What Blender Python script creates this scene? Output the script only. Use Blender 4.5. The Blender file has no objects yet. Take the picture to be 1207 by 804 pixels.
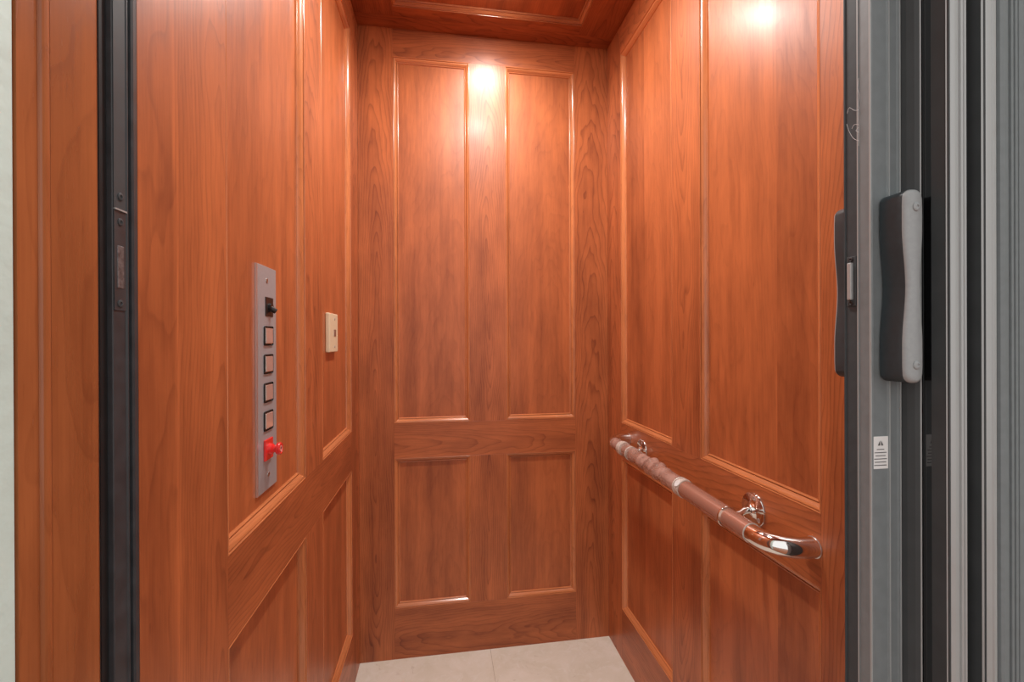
import bpy, bmesh, math, random
from mathutils import Vector, Matrix, noise
random.seed(7)
C = bpy.context.scene.collection
PI = math.pi

# ------------------------------------------------------------------ camera
F, YAW, ROLL, PITCH, CAMH = 529.4, 0.1546, -0.0038, -0.0015, 1.1113
CAM = Vector((0, 0, CAMH))
R0 = Vector((math.cos(YAW), -math.sin(YAW), 0)); F0 = Vector((math.sin(YAW), math.cos(YAW), 0)); U0 = Vector((0, 0, 1))
FW = F0 * math.cos(PITCH) + U0 * math.sin(PITCH)
U1 = U0 * math.cos(PITCH) - F0 * math.sin(PITCH)
RT = R0 * math.cos(ROLL) + U1 * math.sin(ROLL)
UP = U1 * math.cos(ROLL) - R0 * math.sin(ROLL)
cd = bpy.data.cameras.new('camera'); cam = bpy.data.objects.new('camera', cd); C.objects.link(cam)
cd.lens = F * 36 / 1207; cd.sensor_width = 36; cd.clip_start = 0.01
m3 = Matrix((RT, UP, -FW)).transposed()
cam.matrix_world = Matrix.Translation(CAM) @ m3.to_4x4()
bpy.context.scene.camera = cam

def at(px, py, axis, val):
    """where the sight line through a picture point meets the plane axis = val (used to measure sizes)"""
    d = FW + RT * ((px - 603.5) / F) - UP * ((py - 402) / F)
    t = (val - CAM[axis]) / d[axis]
    return CAM + d * t

# ------------------------------------------------------------------ room numbers (metres)
H, XL, XR, YB = 2.2, -0.2836, 0.6145, 1.6084
ZT, ZU, ZL, ZB = 2.102, 0.823, 0.7005, 0.176
YA1, YA0, YB1, YB0 = 1.482, 1.134, 1.0, 0.651
YF = 0.474
MD = 0.0140

# ------------------------------------------------------------------ materials
def new_mat(name):
    m = bpy.data.materials.new(name); m.use_nodes = True
    nt = m.node_tree; b = nt.nodes['Principled BSDF']
    return m, nt, b
def N(nt, t, **kw):
    n = nt.nodes.new(t)
    for k, v in kw.items(): setattr(n, k, v)
    return n
def L(nt, a, b): nt.links.new(a, b)
def mth(nt, op, a, b=None, c=None, clamp=False):
    n = N(nt, 'ShaderNodeMath', operation=op); n.use_clamp = clamp
    for i, v in enumerate((a, b, c)):
        if v is None: continue
        if isinstance(v, (int, float)): n.inputs[i].default_value = v
        else: L(nt, v, n.inputs[i])
    return n.outputs[0]
def mapr(nt, v, a, b, c, d):
    n = N(nt, 'ShaderNodeMapRange'); L(nt, v, n.inputs[0])
    for i, x in enumerate((a, b, c, d)): n.inputs[i + 1].default_value = x
    return n.outputs[0]
def mixc(nt, fac, a, b, mode='MIX'):
    n = N(nt, 'ShaderNodeMix', data_type='RGBA', blend_type=mode)
    if isinstance(fac, (int, float)): n.inputs[0].default_value = fac
    else: L(nt, fac, n.inputs[0])
    for i, v in ((6, a), (7, b)):
        if isinstance(v, tuple): n.inputs[i].default_value = (*v, 1)
        else: L(nt, v, n.inputs[i])
    return n.outputs[2]
def simple(name, col, rough=0.5, metal=0.0, spec=0.5, coat=0.0, coat_r=0.1, nscale=None, namp=0.15, bump=0.0, bscale=300):
    m, nt, b = new_mat(name)
    b.inputs['Base Color'].default_value = (*col, 1)
    b.inputs['Roughness'].default_value = rough; b.inputs['Metallic'].default_value = metal
    b.inputs['Specular IOR Level'].default_value = spec
    b.inputs['Coat Weight'].default_value = coat; b.inputs['Coat Roughness'].default_value = coat_r
    tc = N(nt, 'ShaderNodeTexCoord')
    if nscale:
        n = N(nt, 'ShaderNodeTexNoise'); n.inputs['Scale'].default_value = nscale; n.inputs['Detail'].default_value = 5
        L(nt, tc.outputs['Object'], n.inputs['Vector'])
        f = mapr(nt, n.outputs[0], .3, .7, 1 - namp, 1 + namp)
        h = N(nt, 'ShaderNodeVectorMath', operation='SCALE'); h.inputs[0].default_value = col; L(nt, f, h.inputs['Scale'])
        L(nt, h.outputs[0], b.inputs['Base Color'])
        L(nt, mapr(nt, n.outputs[0], .3, .7, max(0, rough - .06), rough + .08), b.inputs['Roughness'])
    if bump:
        n = N(nt, 'ShaderNodeTexNoise'); n.inputs['Scale'].default_value = bscale; n.inputs['Detail'].default_value = 3
        L(nt, tc.outputs['Object'], n.inputs['Vector'])
        bp = N(nt, 'ShaderNodeBump'); bp.inputs['Strength'].default_value = bump; bp.inputs['Distance'].default_value = .002
        L(nt, n.outputs[0], bp.inputs['Height']); L(nt, bp.outputs[0], b.inputs['Normal'])
    return m

def cherry(name='cherry wood', coat=.07, coat_r=.2, light=(.54, .158, .053), dark=(.145, .028, .010), sat=1.0, rough=.30):
    """'g' holds wood coordinates of each board: across, depth (tilted), along; 't' holds tint, ring contrast, seed"""
    m, nt, b = new_mat(name)
    g = N(nt, 'ShaderNodeAttribute', attribute_name='g').outputs['Vector']
    t = N(nt, 'ShaderNodeAttribute', attribute_name='t').outputs['Vector']
    st = N(nt, 'ShaderNodeSeparateXYZ'); L(nt, t, st.inputs[0]); tint, con, seed = st.outputs
    def vm(vec, sc):
        n = N(nt, 'ShaderNodeVectorMath', operation='MULTIPLY'); L(nt, vec, n.inputs[0]); n.inputs[1].default_value = sc; return n.outputs[0]
    def nz(vec, detail=3, rough=.5):
        n = N(nt, 'ShaderNodeTexNoise', noise_dimensions='4D'); n.inputs['Scale'].default_value = 1
        n.inputs['Detail'].default_value = detail; n.inputs['Roughness'].default_value = rough
        L(nt, vec, n.inputs['Vector']); L(nt, seed, n.inputs['W']); return n
    warp = nz(vm(g, (9, 9, 2.6)), 3)
    w = N(nt, 'ShaderNodeVectorMath', operation='SUBTRACT'); L(nt, warp.outputs['Color'], w.inputs[0]); w.inputs[1].default_value = (.5, .5, .5)
    ws = N(nt, 'ShaderNodeVectorMath', operation='SCALE'); L(nt, w.outputs[0], ws.inputs[0]); ws.inputs['Scale'].default_value = .055
    gp = N(nt, 'ShaderNodeVectorMath', operation='ADD'); L(nt, g, gp.inputs[0]); L(nt, ws.outputs[0], gp.inputs[1])
    sg = N(nt, 'ShaderNodeSeparateXYZ'); L(nt, gp.outputs[0], sg.inputs[0])
    r = mth(nt, 'SQRT', mth(nt, 'ADD', mth(nt, 'MULTIPLY', sg.outputs[0], sg.outputs[0]), mth(nt, 'MULTIPLY', sg.outputs[1], sg.outputs[1])))
    fr = mth(nt, 'FRACT', mth(nt, 'MULTIPLY', r, 170.0))
    ring = mth(nt, 'POWER', fr, 5.0)
    ring = mth(nt, 'MULTIPLY', ring, mapr(nt, fr, .93, 1.0, 1.0, 0.0))
    fiber = nz(vm(g, (420, 420, 9)), 3).outputs[0]
    fiber2 = nz(vm(g, (95, 95, 2.2)), 4, .6).outputs[0]
    mott = nz(vm(g, (16, 16, 5)), 5, .6).outputs[0]
    band = nz(vm(g, (22, 22, .5)), 2).outputs[0]
    fleck = nz(vm(g, (330, 330, 38)), 2).outputs[0]
    v = mth(nt, 'MULTIPLY', ring, con)
    v = mth(nt, 'ADD', v, mapr(nt, fiber, .3, .7, -.07, .07))
    v = mth(nt, 'ADD', v, mapr(nt, fiber2, .3, .7, -.10, .10))
    v = mth(nt, 'ADD', v, mapr(nt, mott, .3, .7, -.20, .20))
    v = mth(nt, 'ADD', v, mapr(nt, band, .3, .7, -.18, .18))
    v = mth(nt, 'ADD', v, mapr(nt, fleck, .64, .8, 0, .28))
    sap = N(nt, 'ShaderNodeAttribute', attribute_name='sap').outputs['Fac']
    sw = mth(nt, 'ADD', sap, mapr(nt, nz(vm(g, (1, 1, 1.6)), 2).outputs[0], .3, .7, -.007, .007))
    edge = mapr(nt, mth(nt, 'ABSOLUTE', sw), .001, .0065, 1, 0)
    v = mth(nt, 'SUBTRACT', v, mth(nt, 'MULTIPLY', edge, mapr(nt, fiber2, .3, .7, .32, .18)))
    v = mth(nt, 'ADD', v, mth(nt, 'ADD', tint, .26), clamp=True)
    cr = N(nt, 'ShaderNodeValToRGB'); L(nt, v, cr.inputs[0])
    e = cr.color_ramp.elements; e[0].color = (*light, 1); e[1].color = (*dark, 1); e[0].position = 0; e[1].position = 1
    mid = e.new(.45); mid.color = (*(light[i] * .56 + dark[i] * .36 for i in range(3)), 1)
    L(nt, cr.outputs[0], b.inputs['Base Color'])
    L(nt, mapr(nt, v, 0, 1, rough + .05, rough + .16), b.inputs['Roughness'])
    b.inputs['Coat Weight'].default_value = coat; b.inputs['Coat Roughness'].default_value = coat_r
    b.inputs['Specular IOR Level'].default_value = .42
    bp = N(nt, 'ShaderNodeBump'); bp.inputs['Strength'].default_value = .12; bp.inputs['Distance'].default_value = .0006
    L(nt, mth(nt, 'ADD', fiber, mth(nt, 'MULTIPLY', fiber2, 1.5)), bp.inputs['Height']); L(nt, bp.outputs[0], b.inputs['Normal'])
    return m

M_WOOD = cherry()
M_MOULD = cherry('cherry moulding', coat=.4, coat_r=.14, light=(.62, .215, .080), rough=.16)
M_JAMB = cherry('landing jamb wood', light=(.42, .135, .046), dark=(.15, .034, .012), rough=.18)

def tile_mat():
    m, nt, b = new_mat('travertine tile')
    tc = N(nt, 'ShaderNodeTexCoord')
    n = N(nt, 'ShaderNodeTexNoise'); n.inputs['Scale'].default_value = 7; n.inputs['Detail'].default_value = 9; n.inputs['Distortion'].default_value = 1.6
    L(nt, tc.outputs['Object'], n.inputs['Vector'])
    n2 = N(nt, 'ShaderNodeTexNoise'); n2.inputs['Scale'].default_value = 26; n2.inputs['Detail'].default_value = 8; n2.inputs['Distortion'].default_value = 2.5
    L(nt, tc.outputs['Object'], n2.inputs['Vector'])
    c = mixc(nt, mapr(nt, n.outputs[0], .35, .65, 0, 1), (.76, .72, .60), (.84, .80, .70))
    c = mixc(nt, mapr(nt, n2.outputs[0], .52, .74, 0, .6), c, (.88, .86, .79))
    c = mixc(nt, mapr(nt, n2.outputs[0], .36, .24, 0, .4), c, (.50, .42, .32))
    L(nt, c, b.inputs['Base Color'])
    L(nt, mapr(nt, n2.outputs[0], .3, .7, .5, .3), b.inputs['Roughness'])
    return m
M_TILE = tile_mat()
M_GROUT = simple('tile grout', (.50, .44, .34), .8, nscale=60)
M_PAINT = simple('pale mint wall paint', (.62, .79, .745), .55, nscale=9, namp=.05, bump=.5, bscale=70)
M_WHITE = simple('white wall paint', (.72, .72, .69), .6, nscale=6, namp=.03, bump=.15, bscale=120)
M_ALU = simple('satin aluminium', (.40, .41, .41), .38, .25, nscale=30, namp=.03)
M_ALUD = simple('dark grey anodised aluminium', (.058, .068, .073), .48, .0, .2, nscale=90, namp=.08)
M_ALUM = simple('mid grey anodised aluminium', (.185, .208, .215), .46, .0, .35, nscale=90, namp=.06)
M_ALUX = simple('lighter grey edge and highlight of aluminium', (.36, .38, .38), .38, .1)
M_BLACK = simple('black glossy gate panel', (.006, .006, .0065), .07, 0, .7, coat=.6, coat_r=.04)
M_VINYL = simple('dark grey folding gate panel', (.062, .067, .069), .5, 0, .2, nscale=40, namp=.08)
M_MATBLK = simple('black gap shade and screws', (.012, .013, .014), .55, nscale=80)
M_POSTB = simple('black anodised aluminium', (.040, .045, .050), .42, .0, .4, nscale=60, namp=.2)
M_SCUFF = simple('scuffed bare metal', (.16, .16, .165), .5, .6, nscale=260, namp=.5)
M_HAND = simple('dark slate plastic handle', (.042, .054, .060), .42, 0, .28, nscale=150, namp=.08)
M_HANDC = simple('grey plastic handle face', (.30, .315, .32), .36, 0, .5, nscale=200, namp=.05)
M_CHROME = simple('polished stainless steel', (.80, .78, .76), .07, 1.0)
M_STEEL = simple('brushed stainless steel', (.42, .45, .48), .36, .35, nscale=220, namp=.06)
M_STEELE = simple('steel plate edge', (.75, .76, .78), .3, .9)
M_SCREW = simple('screw steel', (.5, .46, .42), .3, .9)
M_PLBLK = simple('black plastic', (.012, .010, .010), .35)
M_BTN = simple('clear acrylic button face', (.66, .50, .44), .10, .35, .8, coat=1, coat_r=.05)
M_RED = simple('red plastic', (.78, .028, .026), .25, 0, .5, coat=.5)
M_REDW = simple('pale moulded lettering', (.85, .35, .30), .4)
M_IVORY = simple('ivory plastic', (.78, .68, .47), .4, nscale=60, namp=.04)
M_PAPER = simple('white label paper', (.78, .78, .77), .5)
M_INK = simple('grey printing ink', (.10, .10, .10), .6)
M_THREAD = simple('white fibre', (.75, .75, .75), .7)
M_TAPE = simple('whitish plastic tape', (.62, .56, .50), .28, 0, .6, coat=.5, nscale=160, namp=.2)

def film_mat():
    m, nt, b = new_mat('peeling clear plastic film')
    b.inputs['Base Color'].default_value = (.55, .34, .28, 1); b.inputs['Roughness'].default_value = .14
    b.inputs['Specular IOR Level'].default_value = .7
    tc = N(nt, 'ShaderNodeTexCoord')
    n = N(nt, 'ShaderNodeTexNoise'); n.inputs['Scale'].default_value = 34; n.inputs['Detail'].default_value = 0; n.inputs['Distortion'].default_value = .4
    L(nt, tc.outputs['Object'], n.inputs['Vector'])
    tr = N(nt, 'ShaderNodeBsdfTransparent'); mx = N(nt, 'ShaderNodeMixShader')
    L(nt, mapr(nt, n.outputs[0], .35, .65, .35, .75), mx.inputs[0]); L(nt, tr.outputs[0], mx.inputs[1]); L(nt, b.outputs[0], mx.inputs[2])
    L(nt, mx.outputs[0], nt.nodes['Material Output'].inputs['Surface'])
    bp = N(nt, 'ShaderNodeBump'); bp.inputs['Strength'].default_value = .18; bp.inputs['Distance'].default_value = .003
    L(nt, n.outputs[0], bp.inputs['Height']); L(nt, bp.outputs[0], b.inputs['Normal'])
    return m
M_FILM = film_mat()
def emis(name, col, s):
    m, nt, b = new_mat(name)
    b.inputs['Base Color'].default_value = (.8, .8, .8, 1)
    b.inputs['Emission Color'].default_value = (*col, 1); b.inputs['Emission Strength'].default_value = s
    return m

# ------------------------------------------------------------------ object helpers
def link(name, me, mat, parent=None):
    o = bpy.data.objects.new(name, me); C.objects.link(o)
    if mat is not None:
        for mm in (mat if isinstance(mat, (list, tuple)) else [mat]): me.materials.append(mm)
    if parent is not None:
        o.parent = parent
        o.matrix_parent_inverse = Matrix.Translation(parent.location).inverted()
    return o
def obj(name, bm, mat, parent=None, smooth=False):
    me = bpy.data.meshes.new(name)
    bmesh.ops.recalc_face_normals(bm, faces=bm.faces[:])
    bm.to_mesh(me); bm.free()
    if smooth:
        for p in me.polygons: p.use_smooth = True
        try: me.set_sharp_from_angle(angle=math.radians(38))
        except Exception: pass
    return link(name, me, mat, parent)
def empty(name, loc=(0, 0, 0), label=None, cat=None, group=None, kind=None):
    o = bpy.data.objects.new(name, None); C.objects.link(o); o.location = loc
    tag(o, label, cat, group, kind); return o
def tag(o, label=None, cat=None, group=None, kind=None):
    if label: o['label'] = label
    if cat: o['category'] = cat
    if group: o['group'] = group
    if kind: o['kind'] = kind
    return o
def add_box(bm, lo, hi, bev=0):
    r = bmesh.ops.create_cube(bm, size=1)
    vs = r['verts']
    for v in vs:
        v.co = Vector([lo[i] + (v.co[i] + .5) * (hi[i] - lo[i]) for i in range(3)])
    if bev:
        es = list({e for v in vs for e in v.link_edges})
        bmesh.ops.bevel(bm, geom=es, offset=bev, segments=3, profile=.5, affect='EDGES')
def boxo(name, lo, hi, mat, parent=None, bev=0):
    bm = bmesh.new(); add_box(bm, lo, hi, bev); return obj(name, bm, mat, parent)
def add_prism(bm, poly, z0, z1, mi=None):
    """vertical extrusion of a plan outline [(x, y), ...]"""
    n = len(poly)
    a = [bm.verts.new((p[0], p[1], z0)) for p in poly]; b = [bm.verts.new((p[0], p[1], z1)) for p in poly]
    fs = [bm.faces.new((a[i], a[(i + 1) % n], b[(i + 1) % n], b[i])) for i in range(n)]
    fs += [bm.faces.new(a[::-1]), bm.faces.new(b)]
    return fs
def prism(name, poly, z0, z1, mat, parent=None):
    bm = bmesh.new(); add_prism(bm, poly, z0, z1); return obj(name, bm, mat, parent)
def add_cyl(bm, p0, p1, r, seg=24, r2=None):
    p0, p1 = Vector(p0), Vector(p1); d = p1 - p0
    M = Matrix.Translation((p0 + p1) / 2) @ d.to_track_quat('Z', 'Y').to_matrix().to_4x4()
    bmesh.ops.create_cone(bm, cap_ends=True, segments=seg, radius1=r, radius2=r if r2 is None else r2, depth=d.length, matrix=M)
def add_lathe(bm, origin, axis, prof, seg=32):
    """prof: [(distance along axis, radius)]"""
    q = Vector(axis).normalized().to_track_quat('Z', 'Y')
    rings = []
    for a, r in prof:
        rings.append([bm.verts.new(Vector(origin) + q @ Vector((math.cos(2 * PI * k / seg) * r, math.sin(2 * PI * k / seg) * r, a))) for k in range(seg)])
    for i in range(len(rings) - 1):
        for k in range(seg):
            bm.faces.new((rings[i][k], rings[i][(k + 1) % seg], rings[i + 1][(k + 1) % seg], rings[i + 1][k]))
    bm.faces.new(rings[0][::-1]); bm.faces.new(rings[-1])
def add_sweep(bm, pts, rad, seg=24, caps=True):
    """tube along points; rad(i, k) or number"""
    pts = [Vector(p) for p in pts]; n = len(pts)
    nrm = Vector((0, 0, 1)); rings = []
    for i, p in enumerate(pts):
        t = (pts[min(i + 1, n - 1)] - pts[max(i - 1, 0)]).normalized()
        u = (nrm - t * nrm.dot(t)).normalized(); nrm = u; v = t.cross(u)
        ring = []
        for k in range(seg):
            a = 2 * PI * k / seg
            r = rad(i, k) if callable(rad) else rad
            ring.append(bm.verts.new(p + (u * math.cos(a) + v * math.sin(a)) * r))
        rings.append(ring)
    for i in range(n - 1):
        for k in range(seg):
            bm.faces.new((rings[i][k], rings[i][(k + 1) % seg], rings[i + 1][(k + 1) % seg], rings[i + 1][k]))
    if caps: bm.faces.new(rings[0][::-1]); bm.faces.new(rings[-1])

# ---- wood boards: mesh + wood coordinates
class Boards:
    def __init__(s, fn): s.fn = fn; s.v = []; s.f = []; s.g = []; s.t = []; s.s = []; s.streak = None
    def quadstrip(s, pts, faces, grain, tint, con, seed, c0, tilt, d0):
        """pts: (u, v, d); grain 'u' or 'v' is the direction of the fibres"""
        b = len(s.v)
        for (u, v, d) in pts:
            al, ac = (v, u) if grain == 'v' else (u, v)
            s.v.append(s.fn(u, v, d)); s.g.append((ac - c0, d0 + d + tilt * al, al)); s.t.append((tint, con, seed)); s.s.append(9.0 if s.streak is None else ac - s.streak)
        s.f += [tuple(b + i for i in f) for f in faces]
    def box(s, u0, u1, v0, v1, d0, d1, grain='v', tint=0, con=.45, seed=None, heart=None, tilt=None, dist=None, bev=.0004):
        seed = random.uniform(0, 50) if seed is None else seed
        a0, a1 = (u0, u1) if grain == 'v' else (v0, v1)
        c0 = (a0 + a1) / 2 + random.uniform(-.25, .25) * (a1 - a0) if heart is None else heart
        tilt = random.choice((-1, 1)) * random.uniform(.03, .07) if tilt is None else tilt
        dist = random.uniform(.05, .12) if dist is None else dist
        e = bev
        pts = [(u0, v0, d1), (u1, v0, d1), (u1, v1, d1), (u0, v1, d1),
               (u0, v0, d0 + e), (u1, v0, d0 + e), (u1, v1, d0 + e), (u0, v1, d0 + e),
               (u0 + e, v0 + e, d0), (u1 - e, v0 + e, d0), (u1 - e, v1 - e, d0), (u0 + e, v1 - e, d0)]
        fs = [(0, 1, 2, 3), (8, 9, 10, 11)]
        for i in range(4):
            j = (i + 1) % 4
            fs.append((i, j, 4 + j, 4 + i)); fs.append((4 + i, 4 + j, 8 + j, 8 + i))
        s.quadstrip(pts, fs, grain, tint, con, seed, c0, tilt, dist)
    def frame(s, u0, u1, v0, v1, prof, tint=0, con=.25):
        """mitred moulding lining the opening; prof = [(inward, depth)]"""
        for side in range(4):
            pts = []
            for (w, d) in prof:
                A = [(u0 + w, v0 + w), (u1 - w, v0 + w), (u1 - w, v1 - w), (u0 + w, v1 - w)]
                p, q = A[side], A[(side + 1) % 4]
                pts += [(*p, d), (*q, d)]
            fs = [(2 * i, 2 * i + 1, 2 * i + 3, 2 * i + 2) for i in range(len(prof) - 1)]
            s.quadstrip(pts, fs, 'u' if side in (0, 2) else 'v', tint + random.uniform(-.03, .03), con, random.uniform(0, 50), 0, .05, .3)
    def build(s, name, parent, mat=None):
        me = bpy.data.meshes.new(name); me.from_pydata([tuple(p) for p in s.v], [], s.f)
        bm = bmesh.new(); bm.from_mesh(me); bmesh.ops.recalc_face_normals(bm, faces=bm.faces[:]); bm.to_mesh(me); bm.free()
        for an, arr in (('g', s.g), ('t', s.t)):
            a = me.attributes.new(an, 'FLOAT_VECTOR', 'POINT')
            a.data.foreach_set('vector', [x for q in arr for x in q])
        a = me.attributes.new('sap', 'FLOAT', 'POINT'); a.data.foreach_set('value', s.s)
        return link(name, me, mat or M_WOOD, parent)

# moulding section: fine outer bead, quirk, wide cove, quirk, inner bead
PROF = [(0, .004), (.0, .0002), (.0005, -.0004), (.0016, -.0005), (.0022, -.0003), (.0025, .0008), (.0026, .0042), (.0036, .0042)]
for i in range(9):
    a = i / 8
    PROF.append((.0037 + .0088 * a, .0020 + .0080 * (a ** 1.25) - .0009 * math.sin(a * PI)))
PROF += [(.0126, .0128), (.0136, .0128), (.0139, .0098), (.0148, .0094), (.0158, .0098), (.0166, .0112), (.0170, .0138), (.0182, .0141)]

def board(fn, name, parent, *a, **k):
    b = Boards(fn); b.box(*a, **k); return b.build(name, parent)

def panelled(fn, parent, u_edges, panels, v0=0, v1=H, planks=None, tints=None, conS=.5, conP=.16, conR=.45):
    """stiles, rails, four sunk panels and their mouldings. u_edges=(start,end); panels=[(u0,u1),(u0,u1)] in ascending u"""
    T = .024
    (a0, a1), (b0, b1) = panels; s, e = u_edges
    tt = tints or {}
    g = .0
    for i, (x0, x1) in enumerate(((s, a0), (b1, e))):
        if i == 0 and tt.get('glue'):
            yj = tt['glue']; bb = Boards(fn); bb.streak = yj
            bb.box(x0, yj, v0, v1, 0, T, 'v', con=.25, tint=.05, dist=.2, seed=4.0, bev=.00002)
            bb.box(yj, x1, v0, v1, 0, T, 'v', con=.35, tint=-.02, heart=x1 - .02, tilt=.055, dist=-.03, seed=21.0, bev=.00002)
            bb.build('stile', parent); continue
        board(fn, 'stile', parent, x0 + g, x1 - g, v0, v1, 0, T, 'v', con=conS, tint=tt.get(('s', i), 0), **({'heart': (x0 + x1) / 2, 'tilt': .05, 'dist': -.04 if i == 0 else .02} if tt.get('back') else {}))
    for i, (y0, y1) in enumerate(((ZT, v1), (ZL, ZU), (v0, ZB))):
        board(fn, 'rail', parent, a0, b1, y0, y1, 0, T, 'u', con=conR, tint=tt.get(('r', i), 0))
    for i, (y0, y1) in enumerate(((ZU, ZT), (ZB, ZL))):
        board(fn, 'stile', parent, a1, b0, y0, y1, 0, T, 'v', con=conS, tint=tt.get(('m', i), 0), **({'heart': (a1 + b0) / 2, 'tilt': .06, 'dist': -.03 - .04 * (1-i)} if tt.get('back') else {}))
    k = 0
    for (x0, x1) in panels:
        for (y0, y1) in ((ZU, ZT), (ZB, ZL)):
            pb = Boards(fn)
            cuts = (planks or {}).get(k // 2, [])
            xs = [x0 + .01] + cuts + [x1 - .01]
            ptint = tt.get(('p', k // 2), [0] * 9)
            for j in range(len(xs) - 1):
                pb.box(xs[j], xs[j + 1], y0 + .01, y1 - .01, MD, T, 'v', tint=ptint[j], con=conP, dist=random.uniform(.12, .3), seed=(k // 2) * 7.3 + j * 3.1, heart=(xs[j] + xs[j + 1]) / 2 + .06, tilt=.04, bev=0.00005)
            pb.build('panel', parent)
            fb = Boards(fn); fb.frame(x0, x1, y0, y1, PROF, tint=-.16); fb.build('panel_moulding', parent, M_MOULD)
            k += 1

# ------------------------------------------------------------------ the cab shell
wb = empty('wall_back', (.165, YB, 0), kind='structure')
fnB = lambda u, v, d: (u, YB + d, v)
bx = [at(px, 400, 1, YB).x for px in (464, 554, 596.5, 678)]
panelled(fnB, wb, (XL, XR), [(bx[0], bx[1]), (bx[2], bx[3])], tints={'back': 1, ('r', 2): .06, ('r', 0): .05, ('s', 0): .04, ('p', 0): [.02], ('p', 1): [-.02]}, conS=.55, conR=.45)
wl = empty('wall_left', (XL, 1.0, 0), kind='structure')
fnL = lambda u, v, d: (XL - d, u, v)
pyl = lambda px: at(px, 400, 0, XL).y
panelled(fnL, wl, (YF, YB), [(YB0, YB1), (YA0, YA1)], planks={0: [.80, .90]}, tints={'glue': pyl(209), ('p', 0): [.04, -.02, -.06], ('p', 1): [-.06], ('s', 0): .0, ('m', 0): -.05})
wr = empty('wall_right', (XR, 1.0, 0), kind='structure')
fnR = lambda u, v, d: (XR + d, u, v)
p916 = at(916, 400, 0, XR + MD).y; p752 = at(760, 400, 0, XR + MD).y
panelled(fnR, wr, (YF, YB), [(YB0, YB1), (YA0, YA1)], planks={0: [p916], 1: [p752]}, tints={('p', 0): [.13, -.06], ('p', 1): [-.12, .05], ('s', 0): -.03, ('m', 0): -.05, ('s', 1): .02})

# ceiling: boards tinted darker than the walls, its dimness put into the colour
ce = empty('ceiling', (.165, 1.0, H), kind='structure')
fnC = lambda u, v, d: (u, v, H + d)
pL = at(462, 7, 2, H); pR = at(686, 31.5, 2, H); CX0, CX1, CY1 = pL.x, pR.x, (pL.y + pR.y) / 2; CY0 = .60
seam = at(600, 33, 2, H).y
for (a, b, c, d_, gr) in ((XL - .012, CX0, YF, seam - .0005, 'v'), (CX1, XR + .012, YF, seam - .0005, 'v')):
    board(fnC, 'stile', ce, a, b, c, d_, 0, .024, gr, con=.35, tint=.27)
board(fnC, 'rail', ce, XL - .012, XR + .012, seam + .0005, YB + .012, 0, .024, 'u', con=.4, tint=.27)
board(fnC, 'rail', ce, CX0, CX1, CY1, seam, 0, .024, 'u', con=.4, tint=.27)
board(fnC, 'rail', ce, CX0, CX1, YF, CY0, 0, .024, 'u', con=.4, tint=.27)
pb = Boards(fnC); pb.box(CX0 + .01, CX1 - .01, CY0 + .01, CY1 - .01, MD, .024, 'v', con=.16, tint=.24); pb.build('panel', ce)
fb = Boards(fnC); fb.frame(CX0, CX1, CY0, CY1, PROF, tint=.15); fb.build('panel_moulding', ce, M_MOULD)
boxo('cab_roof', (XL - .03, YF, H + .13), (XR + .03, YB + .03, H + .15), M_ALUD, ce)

# floor: two tiles per row inside the cab, unseen landing boards outside
fl = empty('floor', (.165, 1.0, 0), kind='structure')
jx = at(583, 800, 2, 0).x; jx2 = at(578.6, 766.5, 2, 0).x; jx = (jx + jx2) / 2
boxo('tile_bed', (XL - .02, YF - .0, -.04), (XR + .02, YB + .02, -.0012), M_GROUT, fl)
for (a, b) in ((XL - .02, jx - .0007), (jx + .0007, XR + .02)):
    for (c, d_) in ((YF, 1.12 - .0007), (1.12 + .0007, YB + .02)):
        boxo('floor_tile', (a, c, -.012), (b, d_, 0), M_TILE, fl, bev=.0005)
lf = empty('floor_landing', (0, -.6, 0), kind='structure')
bfn = lambda u, v, d: (v, u, -.02 - d)
k = 0
for j in range(12):                                   # unseen landing boards, extended to block world light from below
    bl = Boards(bfn); x = -3 + j * .55
    bl.box(-4.5, .42, x + .001, x + .549, 0, .02, 'u', con=.3, bev=.001); bl.build('unseen_floorboard', lf, M_JAMB)
sill = boxo('door_sill', (XL, .425, -.045), (.70, YF - .001, -.008), M_ALUD); tag(sill, kind='structure')

# ------------------------------------------------------------------ landing wall around the opening
Y22 = at(22, 400, 0, XL).y; Y124 = at(124, 400, 0, XL).y; XRJ = .70
wfl = boxo('wall_front_left', (-1.6, .25, -.04), (XL - .001, Y22, 2.6), M_PAINT, bev=.004); tag(wfl, kind='structure')
wfr = boxo('wall_front_right', (XRJ + .03, .25, -.04), (1.9, Y22, 2.6), M_PAINT, bev=.004); tag(wfr, kind='structure')
wft = boxo('wall_front_header', (XL - .001, .25, 2.12), (XRJ + .03, Y22, 2.6), M_PAINT); tag(wft, kind='structure')
# wooden door jamb with a rounded bead between two fascias
def jamb(name, x0, sgn, tin):
    b = Boards(lambda u, v, d: (x0 + sgn * d, u, v))
    ya, yb = Y22, Y124
    prof = [(ya, .03), (ya, .0006)]
    yc = at(53, 400, 0, XL).y
    prof += [(yc - .010, .0004)]
    for i in range(9):
        a = PI * i / 8; prof.append((yc - .0045 * math.cos(a), .0004 - .0026 * math.sin(a)))
    y2 = at(112, 400, 0, XL).y; prof += [(at(60, 400, 0, XL).y, -.0005), (at(74, 400, 0, XL).y, -.0010), (at(84, 400, 0, XL).y, -.0014), (y2, -.0018), (y2 + .0012, .0020), (yb, .0050), (yb, .03)]
    pts = []; 
    for (y, d) in prof: pts += [(y, -.04, d), (y, 2.12, d)]
    n = len(prof); fs = [(2 * i, 2 * i + 1, 2 * ((i + 1) % n) + 1, 2 * ((i + 1) % n)) for i in range(n)]
    b.quadstrip(pts, fs, 'v', tin, .22, 11.0, at(90, 400, 0, XL).y, .012, .16)
    o = b.build(name, None, M_JAMB); tag(o, kind='structure'); return o
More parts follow.
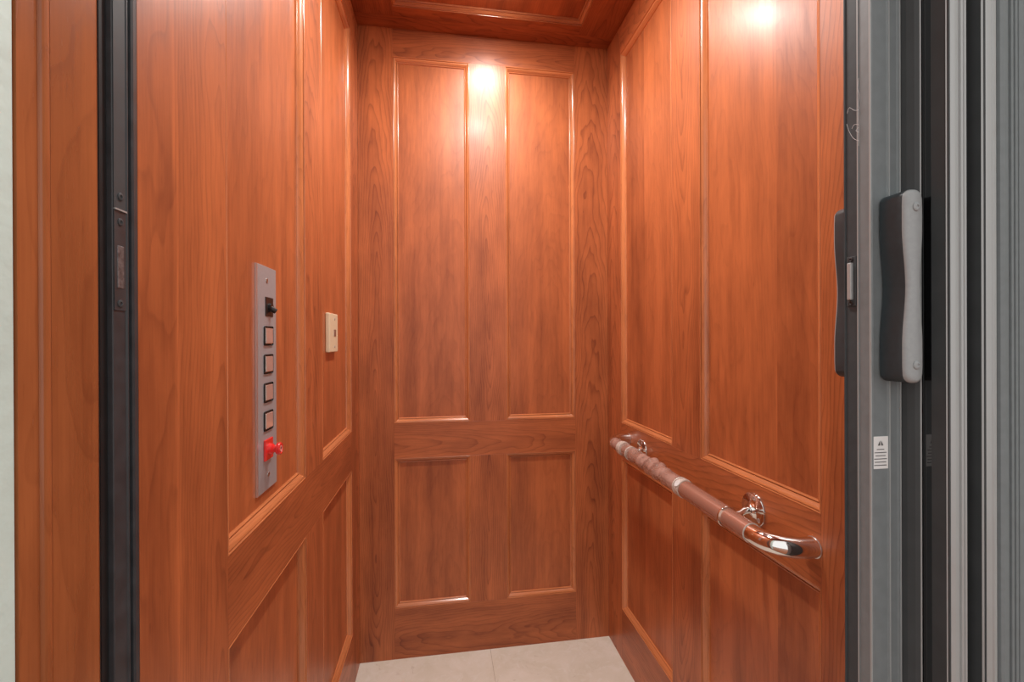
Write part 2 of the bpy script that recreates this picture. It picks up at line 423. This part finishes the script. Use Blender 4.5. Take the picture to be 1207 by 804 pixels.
# the surface sits at XL; depth grows away from the opening
jamb('trim_1', XL, -1, .03)
jamb('trim_2', XRJ, 1, .03)
b = Boards(lambda u, v, d: (u, v, 2.12 + d)); b.box(XL - .03, XRJ + .03, Y22 - .0, Y124, 0.0, .05, 'u', con=.35); o = b.build('trim_3', None, M_JAMB); tag(o, kind='structure')

# ------------------------------------------------------------------ strike post at the left of the opening
Yp = {p: at(p, 400, 0, XL).y for p in (124, 132, 134, 148.5, 150, 152, 155, 157, 160)}
sp = empty('strike_post', (XL, .45, 0), 'black metal strike post of the gate beside the left wooden jamb', 'door post')
xs = XL
poly = [(xs - .03, Yp[124] + .0002), (xs - .0045, Yp[124] + .0002), (xs - .0045, Yp[132]), (xs + .0002, Yp[132]), (xs + .0008, Yp[132] + .0006), (xs - .0002, Yp[134]),
        (xs - .0002, Yp[148.5]), (xs + .0010, Yp[150] - .0004), (xs + .0010, Yp[150] + .0006), (xs - .004, Yp[152]), (xs - .004, Yp[155]), (xs + .0002, Yp[155] + .0004), (xs + .0012, Yp[157]), (xs + .0006, YF - .002), (xs - .0, YF - .0005), (xs - .03, YF - .0005)]
prism('channel', poly, -.005, 2.11, M_POSTB, sp)
prism('gap_shade_strip', [(xs - .02, Yp[124] + .0003), (xs - .0040, Yp[124] + .0003), (xs - .0036, Yp[132] - .0002), (xs - .02, Yp[132] - .0002)], -.005, 2.11, M_MATBLK, sp)  # black strip painted as the shadow gap between jamb and post
prism('gap_shade_strip', [(xs - .02, Yp[152] + .0001), (xs - .0034, Yp[152] + .0001), (xs - .0034, Yp[155] - .0001), (xs - .02, Yp[155] - .0001)], -.005, 2.11, M_MATBLK, sp)  # black strip in the groove, its shade put into the colour
def zL(py, px=141): return at(px, py, 0, XL).z
# keeper plate with slot, screws
kp = boxo('keeper_plate', (xs - .001, Yp[134] + .0004, zL(366)), (xs + .0006, Yp[148.5] - .0004, zL(249.5)), M_POSTB, sp, bev=.0003)
tp = boxo('cover_strip', (xs - .001, Yp[134] + .0004, zL(246.5)), (xs + .0004, Yp[148.5] - .0004, 2.1), M_ALUD, sp, bev=.0002)
bm = bmesh.new()
y0s, y1s = at(138, 400, 0, XL).y, at(145.5, 400, 0, XL).y
add_box(bm, (xs + .0002, y0s, zL(340)), (xs + .0010, y1s, zL(290)), .0004); obj('latch_slot', bm, M_SCUFF, kp)
boxo('joint_edge', (xs, Yp[134] + .0004, zL(249)), (xs + .0016, Yp[148.5] - .0002, zL(247.2)), M_ALUX, sp)
for py, par in ((232, tp), (262, kp), (358, kp)):
    c = at(141, py, 0, XL); s = obj('screw', (lambda bm: (add_lathe(bm, (xs + .0003, c.y, c.z), (1, 0, 0), [(0, .0034), (.0008, .0034), (.0012, .0026), (.0012, .0016), (.0004, .0013)], 20), bm)[1])(bmesh.new()), M_ALUD, par, True)

# ------------------------------------------------------------------ folding gate on the right
gate = empty('folding_gate', (.52, .43, 0), 'grey metal folding gate pushed open at the right side of the opening', 'gate')
Z0, Z1 = .0, 2.11
def X(px, Y): return at(px, 400, 1, Y).x
YP0, YP1 = .425, .458
x0 = .464
# leading post: recessed dark channel on the closing edge, ribbed front face
post = [(x0, YP0 + .0012), (x0 + .0012, YP0), (x0 + .0022, YP0 - .0004), (x0 + .0032, YP0 + .0012), (X(1046.5, YP0), YP0 + .0012), (X(1048, YP0), YP0 - .0004), (X(1050, YP0), YP0 - .0002), (X(1051, YP0), YP0 + .0010),
        (X(1058, YP0), YP0 + .0010), (X(1059, YP0), YP0 - .0006), (X(1061.5, YP0), YP0 - .0004), (X(1062, YP0), YP0 + .002), (.501, YP1), (x0 + .003, YP1), (x0 + .003, .4415), (x0 + .0002, .4415), (x0 - .0004, .4405), (x0 - .0004, .4395), (x0 + .0004, .4388)]
lp = prism('leading_post', post, Z0, Z1, M_ALUM, gate)
prism('edge_channel', [(x0 + .0012, .4416), (x0 + .003, .4416), (x0 + .003, YP1 + .0005), (x0, YP1 + .0005), (x0, YP1 - .001), (x0 + .0012, YP1 - .0015)], Z0, Z1, M_ALUD, gate)
# latch in the closing edge
lt = empty('latch', (x0, .45, at(1003, 333, 0, x0).z)); lt.parent = gate; lt.matrix_parent_inverse = Matrix.Translation(gate.location).inverted()
zl0, zl1 = at(1003, 361, 0, x0).z, at(1003, 303, 0, x0).z
yl0, yl1 = at(1009.5, 333, 0, x0).y, at(998.5, 333, 0, x0).y
bm = bmesh.new(); add_box(bm, (x0 - .0008, yl0, zl0), (x0 + .002, yl1, zl1), .0006); obj('latch_plate', bm, M_ALUD, lt)
bm = bmesh.new(); add_box(bm, (x0 - .0040, yl0 + .0035, zl0 + .007), (x0 + .001, yl1 - .0030, zl1 - .007), .0012); obj('latch_tongue', bm, M_ALU, lt)
for z in (zl0 + .0035, zl1 - .0035):
    bm = bmesh.new(); add_lathe(bm, (x0 - .0006, (yl0 + yl1) / 2, z), (-1, 0, 0), [(0, .0030), (.0008, .0030), (.0013, .0018), (.0008, .0012)], 18); obj('screw', bm, M_MATBLK, lt, True)
# handles: waisted bars, one each side of the post
def handle(name, ybase, ytip, zc, zt, xa, xb, side):
    """outline in X varies with height (waisted), lofted from base to tip with a rounded cap"""
    h = (zt - zc) / 2; mid = (zt + zc) / 2
    def outline(ins):
        P = []; rr = .0085
        e_ = [1 - (1 - math.cos(PI / 2 * j / 7)) * rr / h for j in range(8)][::-1]
        ss = [-1 * q for q in e_[::-1]] + [-.9 + 1.8 * j / 24 for j in range(1, 24)] + e_
        for s in ss:
            z = s * (h - ins)
            wv = .0035 * (0.5 + .5 * math.cos(min(1, abs(s) / .62) * PI)) + .0012 * max(0, (abs(s) - .8) / .2) ** 2
            e = max(0, abs(z) - (h - ins - rr)); cor = rr - math.sqrt(max(0, rr * rr - e * e))
            P.append((z, wv + cor + ins))
        left = [(xa + w * 1.15, z) for z, w in P]; right = [(xb - w * .85, z) for z, w in reversed(P)]
        return left + right
    sg = 1 if ytip > ybase else -1
    layers = [(ybase, 0), (ytip - sg * .0035, 0), (ytip - sg * .0018, .0006), (ytip - sg * .0006, .0017), (ytip, .0034)]
    hb = bmesh.new(); rings = []
    for (y, ins) in layers: rings.append([hb.verts.new((x, y, mid + z)) for x, z in outline(ins)])
    n = len(rings[0])
    for a in range(len(rings) - 1):
        for i in range(n): hb.faces.new((rings[a][i], rings[a][(i + 1) % n], rings[a + 1][(i + 1) % n], rings[a + 1][i]))
    for rg in (rings[0], rings[-1]):
        for i in range(n // 2 - 1): hb.faces.new((rg[i], rg[i + 1], rg[n - 2 - i], rg[n - 1 - i]))
    for f in hb.faces: f.material_index = 0
    hb.faces.ensure_lookup_table()
    o = obj(name, hb, [M_HAND, M_HANDC], gate, True)
    for p in o.data.polygons:
        if (p.center.y - (ytip - sg * .0034)) * sg > 0: p.material_index = 1
    for z in (zc + .019, zt - .019):
        bm = bmesh.new(); add_lathe(bm, ((xa + xb) / 2 + .002, ytip - sg * .0002, z), (0, sg, 0), [(0, .0046), (.0010, .0044), (.0017, .0030), (.0018, .0018), (.0010, .0014)], 22); obj('screw', bm, M_HANDC, o, True)
    return o
zt, zb = at(1076, 222, 1, .397).z, at(1076, 452, 1, .397).z
handle('pull_handle', YP0 - .0005, .3970, zb, zt, .4745, X(1089.5, .397), 0)
zt2, zb2 = at(990, 247.5, 1, .483).z, at(990, 444, 1, .483).z
handle('pull_handle', YP1 + .0005, .4850, zb2, zt2, .4745, .502, 1)
# caution sticker on the post front
sy = YP0 + .0011
c0, c1 = at(1027.5, 553, 1, sy), at(1047, 514, 1, sy)
stk = boxo('caution_sticker', (c0.x, sy - .0005, c0.z), (c1.x, sy, c1.z), M_PAPER, gate)
bm = bmesh.new()
W, Hh = c1.x - c0.x, c1.z - c0.z
def bar(u0, u1, v0, v1): add_box(bm, (c0.x + u0 * W, sy - .0007, c0.z + v0 * Hh), (c0.x + u1 * W, sy - .0004, c0.z + v1 * Hh))
for (ua, ub, uc) in ((.33, .47, .47), (.53, .53, .67)):      # the two facing dark triangles
    v = [bm.verts.new((c0.x + u * W, sy - .0008, c0.z + z * Hh)) for u, z in ((ua, .72), (ub if ua < .5 else ub, .88 if ua > .5 else .72), (uc, .88 if ua < .5 else .72))]
    bm.faces.new(v)
for i, (a, b_) in enumerate(((.28, .72), (.14, .86), (.2, .8), (.12, .88), (.16, .84), (.12, .86))): bar(a, b_, .60 - i * .098 - .012, .60 - i * .098 + .012)
obj('print', bm, M_INK, stk)

for i, (pa, pb_) in enumerate(((1025.6, 1027.2), (1047.6, 1049.0), (1059.8, 1061.8))):
    prism('highlight_rib', [(X(pa, YP0), YP0 + .001), (X(pa, YP0) + .0002, YP0 - .0007), (X(pb_, YP0) - .0002, YP0 - .0007), (X(pb_, YP0), YP0 + .001)], Z0 + .002, Z1 - .002, M_ALUX, lp)  # thin lighter strips paint the highlights along the post ridges
prism('highlight_rib', [(x0 - .0006, .4398), (x0 - .0006, .4412), (x0 + .0012, .4412), (x0 + .0012, .4398)], Z0 + .002, Z1 - .002, M_ALUX, lp)
# folded panels and their hinge strips
def add_part(name, poly, mat): return prism(name, poly, Z0 + .004, Z1 - .004, mat, gate)
add_part('flexible_strip', [(.5022, YP0 + .004), (.5032, .4195), (.5055, .4130), (.5082, .4098), (.5090, .4096), (.5094, .4106), (.5068, .4160), (.5052, .4230), (.5045, .4350), (.5022, .4350)], M_VINYL)
add_part('highlight_bead', [(.5080, .4096), (.5086, .4088), (.5094, .4090), (.5096, .4098), (.5088, .4102)], M_ALUX)  # lighter lip, its bright highlight line put into the colour
xp = .5102
def YX(px, x): return at(px, 400, 0, x).y
ya, yb, yc = YX(1087, xp), YX(1098, xp), YX(1119, xp)
add_part('gate_panel', [(xp, yb), (xp, .452), (xp + .004, .452), (xp + .004, yb)], M_BLACK)
add_part('hinge_strip', [(xp - .0003, yb - .0001), (xp - .0003, yc), (xp + .005, yc), (xp + .005, yb - .0001)], M_VINYL)
def ribbed(pxs, y, depth=.012):
    """aluminium hinge extrusion: pxs = [(px, recess in m)] front outline at distance y"""
    f = [(X(p, y), y + r) for p, r in pxs]
    return f + [(f[-1][0], y + .006), (f[0][0] + .004, y + .006), (f[0][0] + .0005, y + .0034)]
y1 = yc - .0006
add_part('hinge_profile', ribbed([(1119, .0030), (1120, .0012), (1122, .0002), (1126, -.0002), (1130, .0002), (1132, .0010), (1133.2, .0028), (1134.4, .0028), (1135, .0012), (1137, .0010), (1137.8, .0026), (1138.8, .0026), (1139.5, .0012), (1141.2, .0012), (1141.8, .0030)], y1), M_ALU)
x2 = X(1141, y1) + .014
yd, ye = YX(1141, x2), YX(1161, x2)
add_part('gate_panel', [(x2, ye), (x2, .452), (x2 + .004, .452), (x2 + .004, ye)], M_VINYL)
y2 = ye - .0006
add_part('hinge_profile', ribbed([(1161, .0030), (1162, .0012), (1164, .0002), (1169, .0000), (1170, .0014), (1171, .0012), (1172, .0000), (1175, .0002), (1176, .0016), (1177, .0050), (1178, .0060)], y2), M_ALU)
add_part('hinge_profile', ribbed([(1180.5, .0040), (1181.5, .0014), (1184, .0000), (1189, .0002), (1191.5, .0016), (1193, .0040), (1194, .0040), (1194.6, .0014), (1197, .0012), (1197.6, .0036), (1199, .0036), (1199.6, .0014), (1202, .0012), (1202.8, .0040), (1204, .0040), (1204.8, .0020), (1209, .0016), (1214, .0020)], y2), M_ALUM)
x3 = X(1214, y2) + .006
add_part('gate_panel', [(x3, y2 + .004), (x3, .452), (x3 + .004, .452), (x3 + .004, y2 + .004)], M_VINYL)
add_part('hinge_profile', [(x3 - .002, y2), (x3 + .014, y2), (x3 + .014, y2 + .01), (x3 - .002, y2 + .01)], M_ALU)
add_part('rear_hinge', [(.505, .4525), (x3 + .010, .4525), (x3 + .010, .4590), (.505, .4590)], M_ALUD)
add_part('end_stile', [(x3 + .016, .40), (XRJ - .001, .40), (XRJ - .001, .465), (x3 + .016, .465)], M_ALUD)

# header track the gate hangs from
trk = boxo('gate_track', (XL, .425, 2.112), (XRJ, .466, 2.14), M_ALUD); tag(trk, kind='structure')
hdr = boxo('wall_cab_header', (XL - .03, Y124 + .001, 2.141), (XRJ, YF - .001, 2.35), M_POSTB); tag(hdr, kind='structure')
# side returns closing the gap between cab and landing wall
sr = boxo('wall_shaft_right', (XRJ + .03, Y22 + .001, -.06), (XRJ + .06, YB + .05, 2.35), M_POSTB); tag(sr, kind='structure')
sl = boxo('wall_shaft_left', (XL - .06, Y22 + .001, -.06), (XL - .031, YB + .05, 2.35), M_POSTB); tag(sl, kind='structure')
sb = boxo('wall_shaft_back', (XL - .06, YB + .051, -.06), (XRJ + .06, YB + .08, 2.4), M_POSTB); tag(sb, kind='structure')

# loose thread caught on the post
bm = bmesh.new()
def P3(px, py): 
    q = at(px, py, 0, x0 - .0012); return (q.x, q.y, q.z)
def curve(pts, r=.00016):
    pts = [Vector(p) for p in pts]; out = []
    for i in range(len(pts) - 1):
        a = pts[max(i - 1, 0)]; b_ = pts[i]; c_ = pts[i + 1]; d_ = pts[min(i + 2, len(pts) - 1)]
        for k in range(8):
            t = k / 8
            out.append(.5 * ((2 * b_) + (-a + c_) * t + (2 * a - 5 * b_ + 4 * c_ - d_) * t * t + (-a + 3 * b_ - 3 * c_ + d_) * t ** 3))
    out.append(pts[-1]); add_sweep(bm, out, r, 6)
curve([P3(1012, 92), P3(1011, 104), P3(1012.5, 112), P3(1011.5, 122), P3(1012, 129), P3(1007, 130), P3(1001, 127), P3(998.5, 134)])
curve([P3(1012, 129), P3(1012, 140), P3(1012.4, 152), P3(1012, 172)])
curve([P3(1012, 147), P3(1007, 147), P3(1004, 152)]); curve([P3(1012, 150), P3(1009, 154), P3(1012.5, 156)])
curve([P3(998, 146), P3(1001, 155), P3(1006, 163), P3(1012, 166)])
o = obj('thread', bm, M_THREAD); tag(o, 'loose white thread caught on the leading edge of the grey gate post', 'thread')

# ------------------------------------------------------------------ control panel on the left wall
XPN = XL - MD
xp_ = XPN + .0030
tl, br = at(302.5, 310, 0, xp_), at(326.3, 571, 0, xp_)
zt_, zb_ = at(302.5, 309.5, 0, xp_).z, at(303.5, 587, 0, xp_).z
cp = empty('control_panel', (XPN, (tl.y + br.y) / 2, zb_), 'tall narrow brushed steel elevator button panel on the left wood wall', 'button panel')
bm = bmesh.new(); add_box(bm, (XPN + .0002, tl.y, zb_), (xp_, br.y, zt_), .0006); obj('face_plate', bm, M_STEEL, cp)
boxo('plate_edge', (XPN + .0002, tl.y - .0006, zb_ + .0003), (xp_ + .0002, tl.y + .0022, zt_ - .0003), M_STEELE, cp)
def onp(px, py, xx=None): return at(px, py, 0, xp_ if xx is None else xx)
for py, px in ((331, 314.5), (559, 316.5)):
    c = onp(px, py); bm = bmesh.new(); add_lathe(bm, (xp_ - .0002, c.y, c.z), (1, 0, 0), [(0, .0045), (.0009, .0043), (.0014, .003), (.0008, .0014)], 20); obj('screw', bm, M_SCREW, cp, True)
# rocker / toggle switch
c = onp(317, 362); bm = bmesh.new(); add_box(bm, (xp_ - .001, c.y - .017, c.z - .0165), (xp_ + .0012, c.y + .017, c.z + .0165), .0008)
sw = obj('toggle_switch', bm, M_PLBLK, cp)
bm = bmesh.new(); add_sweep(bm, [(xp_ + .001, c.y + .001, c.z - .001), (xp_ + .005, c.y + .003, c.z - .004), (xp_ + .009, c.y + .006, c.z - .007)], .0046, 14); add_cyl(bm, (xp_ + .001, c.y + .001, c.z - .001), (xp_ + .005, c.y + .001, c.z - .001), .0075, 20)
obj('toggle_lever', bm, M_PLBLK, sw, True)
for py in (396, 429, 462.3, 495.3):
    c = onp(316, py)
    bm = bmesh.new(); add_box(bm, (xp_ - .001, c.y - .0195, c.z - .0165), (xp_ + .0010, c.y + .0195, c.z + .0165), .0030)
    bz = obj('call_button', bm, M_PLBLK, cp)
    bm = bmesh.new(); add_box(bm, (xp_ + .0006, c.y - .0155, c.z - .0130), (xp_ + .0030, c.y + .0155, c.z + .0130), .0010); obj('button_face', bm, M_BTN, bz)
# red stop button
c = onp(315.5, 529); sx = xp_
bm = bmesh.new(); add_box(bm, (sx, c.y - .018, c.z - .0175), (sx + .0035, c.y + .016, c.z + .0175), .0008); sb_ = obj('stop_button', bm, M_RED, cp)
bm = bmesh.new(); add_lathe(bm, (sx + .003, c.y - .001, c.z), (1, 0, 0), [(0, .0095), (.006, .0090), (.008, .0062), (.011, .0060), (.0125, .0095), (.0145, .0105), (.0180, .0104), (.0192, .0094), (.0192, .0066), (.0184, .0062)], 32); st = obj('pull_knob', bm, M_RED, sb_, True)
bm = bmesh.new(); add_lathe(bm, (sx + .0212, c.y - .001, c.z), (1, 0, 0), [(0, .0052), (.0008, .0050), (.0008, .0034), (.0002, .0032)], 24); obj('knob_ring', bm, M_REDW, st, True)

# ivory device
xi = XPN + .0105
a = at(388.3, 368.5, 0, xi); b_ = at(398.3, 415, 0, xi); zbt = at(388.3, 415.5, 0, xi).z
iv = empty('door_sensor', (XPN, (a.y + b_.y) / 2, zbt), 'small ivory plastic box screwed to the left wall beyond the button panel', 'wall sensor')
bm = bmesh.new(); add_box(bm, (XPN + .0002, a.y, zbt), (xi, b_.y, a.z), .0022); iv1 = obj('housing', bm, M_IVORY, iv)
for f in (.14, .86):
    bm = bmesh.new(); add_lathe(bm, (xi - .0002, a.y + (b_.y - a.y) * .62, zbt + (a.z - zbt) * f), (1, 0, 0), [(0, .0040), (.0008, .0038), (.0010, .0020), (.0002, .0018)], 18); obj('screw', bm, M_SCREW, iv, True)
bm = bmesh.new(); zc_ = zbt + (a.z - zbt) * .5; add_box(bm, (xi - .0002, a.y + (b_.y - a.y) * .5, zc_ - .009), (xi + .0008, a.y + (b_.y - a.y) * .74, zc_ + .009), .0003); obj('slot', bm, M_SCREW, iv)

# ------------------------------------------------------------------ handrail
RR = .0168; OFF = .068
XC = XR - OFF
nw = at(958, 645, 0, XR - .0); fw = at(741, 521, 0, XR)
ZR = (at(967, 645, 0, XR - .01).z + fw.z) / 2
YN, YFR = at(953, 645, 0, XR - .01).y, fw.y - .002
hr = empty('handrail', (XR, (YN + YFR) / 2, ZR), 'polished steel handrail half wrapped in peeling plastic film on the right wall', 'handrail')
ZN, ZFA = ZR - .0095, ZR + .010
def zr(y): return ZN + (ZFA - ZN) * (y - YN) / (YFR - YN)
path = []
rb = .052
path.append((XR - .0005, YN, ZR)); path.append((XC + rb, YN, ZR))
for i in range(1, 13):
    a = PI / 2 * i / 12; path.append((XC + rb - rb * math.sin(a), YN + rb - rb * math.cos(a), ZR))
yy = YN + rb
while yy < YFR - rb - .03: yy += .03; path.append((XC, yy, ZR))
for i in range(0, 13):
    a = PI / 2 * i / 12; path.append((XC + rb - rb * math.cos(a), YFR - rb + rb * math.sin(a), ZR))
path.append((XR - .0005, YFR, ZR))
path = [(p[0], p[1], zr(p[1])) for p in path]
bm = bmesh.new(); add_sweep(bm, path, RR, 40); obj('rail_tube', bm, M_CHROME, hr, True)
def YC(px, py): return at(px, py, 0, XC).y
# bands where sleeves end
def ring(name, y, r, w, mat, parent=hr):
    bm = bmesh.new(); add_lathe(bm, (XC, y - w / 2, zr(y)), (0, 1, 0), [(0, RR), (0, r - .0006), (w * .2, r), (w * .8, r), (w, r - .0006), (w, RR)], 40); return obj(name, bm, mat, parent, True)
yn1, yn2, yc1, yc2 = YC(886, 629), YC(857, 611), YC(806, 577), YC(735, 533)
# plastic film: smooth near part, bunched middle part
def film(name, ya, yb, base, amp, fr, mat, seed=0, seg=56, lumps=()):
    bm = bmesh.new(); n = max(6, int((yb - ya) / .0022)); pts = [(XC, ya + (yb - ya) * i / n, zr(ya + (yb - ya) * i / n)) for i in range(n + 1)]
    def rad(i, k):
        a = 2 * PI * k / seg; y = pts[i][1]
        v = noise.noise(Vector((math.cos(a) * 1.3 + seed, math.sin(a) * 1.3, y * fr))) + .5 * noise.noise(Vector((math.cos(a) * 3 + seed, math.sin(a) * 3, y * fr * 2.6 + a * .8)))
        r = base + amp * abs(v)
        for (ly, lw, lh, la) in lumps: r += lh * math.exp(-((y - ly + .006 * math.cos(a + la)) / lw) ** 2) * (.65 + .35 * math.cos(a - la))
        return r
    add_sweep(bm, pts, rad, seg); return obj(name, bm, mat, hr, True)
M_SLV = simple('brown tinted film', (.60, .38, .30), .2, .65, .6, coat=.4, coat_r=.1)
film('film_sleeve', yn1, yn2, RR + .0010, .0001, 9, M_SLV, 2)
film('film_sleeve', yn2 + .001, yc1 - .004, RR + .0030, .0001, 7, M_SLV, 5)
ring('film_edge', yn2, RR + .0042, .004, M_CHROME)
ring('film_edge', yn1, RR + .0014, .0016, M_TAPE)
film('film_wrap', yc1 + .010, yc2 - .010, RR + .0022, .0022, 22, M_FILM, 9, lumps=[(YC(776, 557), .009, .0060, 1.0), (YC(768, 552), .012, .0070, .4), (YC(785, 564), .006, .003, 2.0), (YC(757, 546), .006, .002, 1.2), (YC(747, 540), .004, .0018, .8)])
film('film_wrap', yc2 + .012, YFR - rb, RR + .0012, .0010, 26, M_FILM, 15)
tp1 = ring('tape_collar', yc1, RR + .0050, .018, M_TAPE); ring('film_edge', yc1 + .014, RR + .0046, .005, M_TAPE)
tp2 = ring('tape_collar', yc2, RR + .0050, .022, M_TAPE); ring('film_edge', YC(744, 539), RR + .0042, .003, M_TAPE)
bm = bmesh.new(); dd = Vector((-.75, -.35, .55)).normalized()
nd = Vector((-.8, 0, .6)); add_lathe(bm, Vector((XC, yc1 - .001, zr(yc1))) + nd * (RR + .0048), nd, [(0, .0085), (.0006, .0080), (.0006, .0024), (.0002, .002)], 26); obj('round_label', bm, M_PAPER, tp1, True)
for y in (YN, YFR):
    bm = bmesh.new(); add_lathe(bm, (XR - .0001, y, zr(y)), (-1, 0, 0), [(0, RR + .0009), (.0014, RR + .0009), (.0018, RR)], 40); obj('end_flange', bm, M_STEELE, hr, True)
# brackets
for (px, py) in ((888, 600.5), (756.5, 530.5)):
    c = at(px, py, 0, XR - .002); yb_ = c.y; zb2_ = c.z
    bm = bmesh.new(); add_lathe(bm, (XR - .0002, yb_, zb2_), (-1, 0, 0), [(0, .0335), (.0022, .0335), (.0036, .0325), (.0040, .030), (.0042, .016), (.0060, .0130), (.0110, .0088), (.013, .0080)], 44); pl = obj('bracket', bm, M_CHROME, hr, True)
    bm = bmesh.new(); add_sweep(bm, [(XR - .010, yb_, zb2_), (XR - .024, yb_ - .001, zb2_ - .001), (XR - .036, yb_ - .003, zb2_ - .004 + (zr(yb_) - zb2_) * .3), (XC + .012, yb_ - .006, zr(yb_))], .0066, 20); obj('bracket_arm', bm, M_CHROME, pl, True)
    for k in range(3):
        a = PI / 2 + 2 * PI * k / 3 + .2
        bm = bmesh.new(); add_lathe(bm, (XR - .0040, yb_ + math.cos(a) * .0235, zb2_ + math.sin(a) * .0235), (-1, 0, 0), [(0, .0046), (.0008, .0044), (.0014, .0030), (.0008, .0014)], 18); obj('screw', bm, M_STEELE, pl, True)
# ------------------------------------------------------------------ ceiling downlights
LX = .175
M_LAMP = emis('lit lamp glass', (1, .97, .93), 70)
names = {1.37: 'rear', .93: 'front'}
for i, ly in enumerate((1.36, .92)):
    d = empty('downlight', (LX, ly, H + MD), ('lit round downlight in the wood ceiling nearest the back wall', 'lit round downlight in the wood ceiling nearest the gate opening')[i], 'ceiling light', 'downlights in the cab ceiling')
    bm = bmesh.new(); add_lathe(bm, (LX, ly, H + MD + .0002), (0, 0, -1), [(0, .048), (.003, .047), (.004, .042), (.002, .036)], 48); obj('trim_ring', bm, M_CHROME, d, True)
    bm = bmesh.new(); add_lathe(bm, (LX, ly, H + MD - .0022), (0, 0, -1), [(0, .036), (.0050, .0355), (.0075, .032), (.0088, .024), (.0092, .012)], 40); obj('lamp_glass', bm, M_LAMP, d, True)
    ld = bpy.data.lights.new('downlight_lamp', 'AREA'); ld.shape = 'DISK'; ld.size = .09; ld.energy = 3.6 if i == 0 else 8.6; ld.spread = math.radians(152 if i == 0 else 180); ld.color = (1, .97, .93)
    lo = bpy.data.objects.new('downlight_lamp', ld); C.objects.link(lo); lo.location = (LX, ly, H + MD - .0118)
    lo.parent = d; lo.matrix_parent_inverse = Matrix.Translation(d.location).inverted()

# landing: daylight from the room behind the photographer
w = bpy.data.worlds.new('world'); bpy.context.scene.world = w; w.use_nodes = True
bg = w.node_tree.nodes['Background']; bg.inputs[0].default_value = (1.0, .99, .97, 1); bg.inputs[1].default_value = 1.0

vs = bpy.context.scene.view_settings
vs.view_transform = 'Standard'; vs.look = 'None'; vs.gamma = 1; vs.exposure = 0.2; vs.use_curve_mapping = False
bpy.context.scene.cycles.max_bounces = 12; bpy.context.scene.cycles.diffuse_bounces = 6
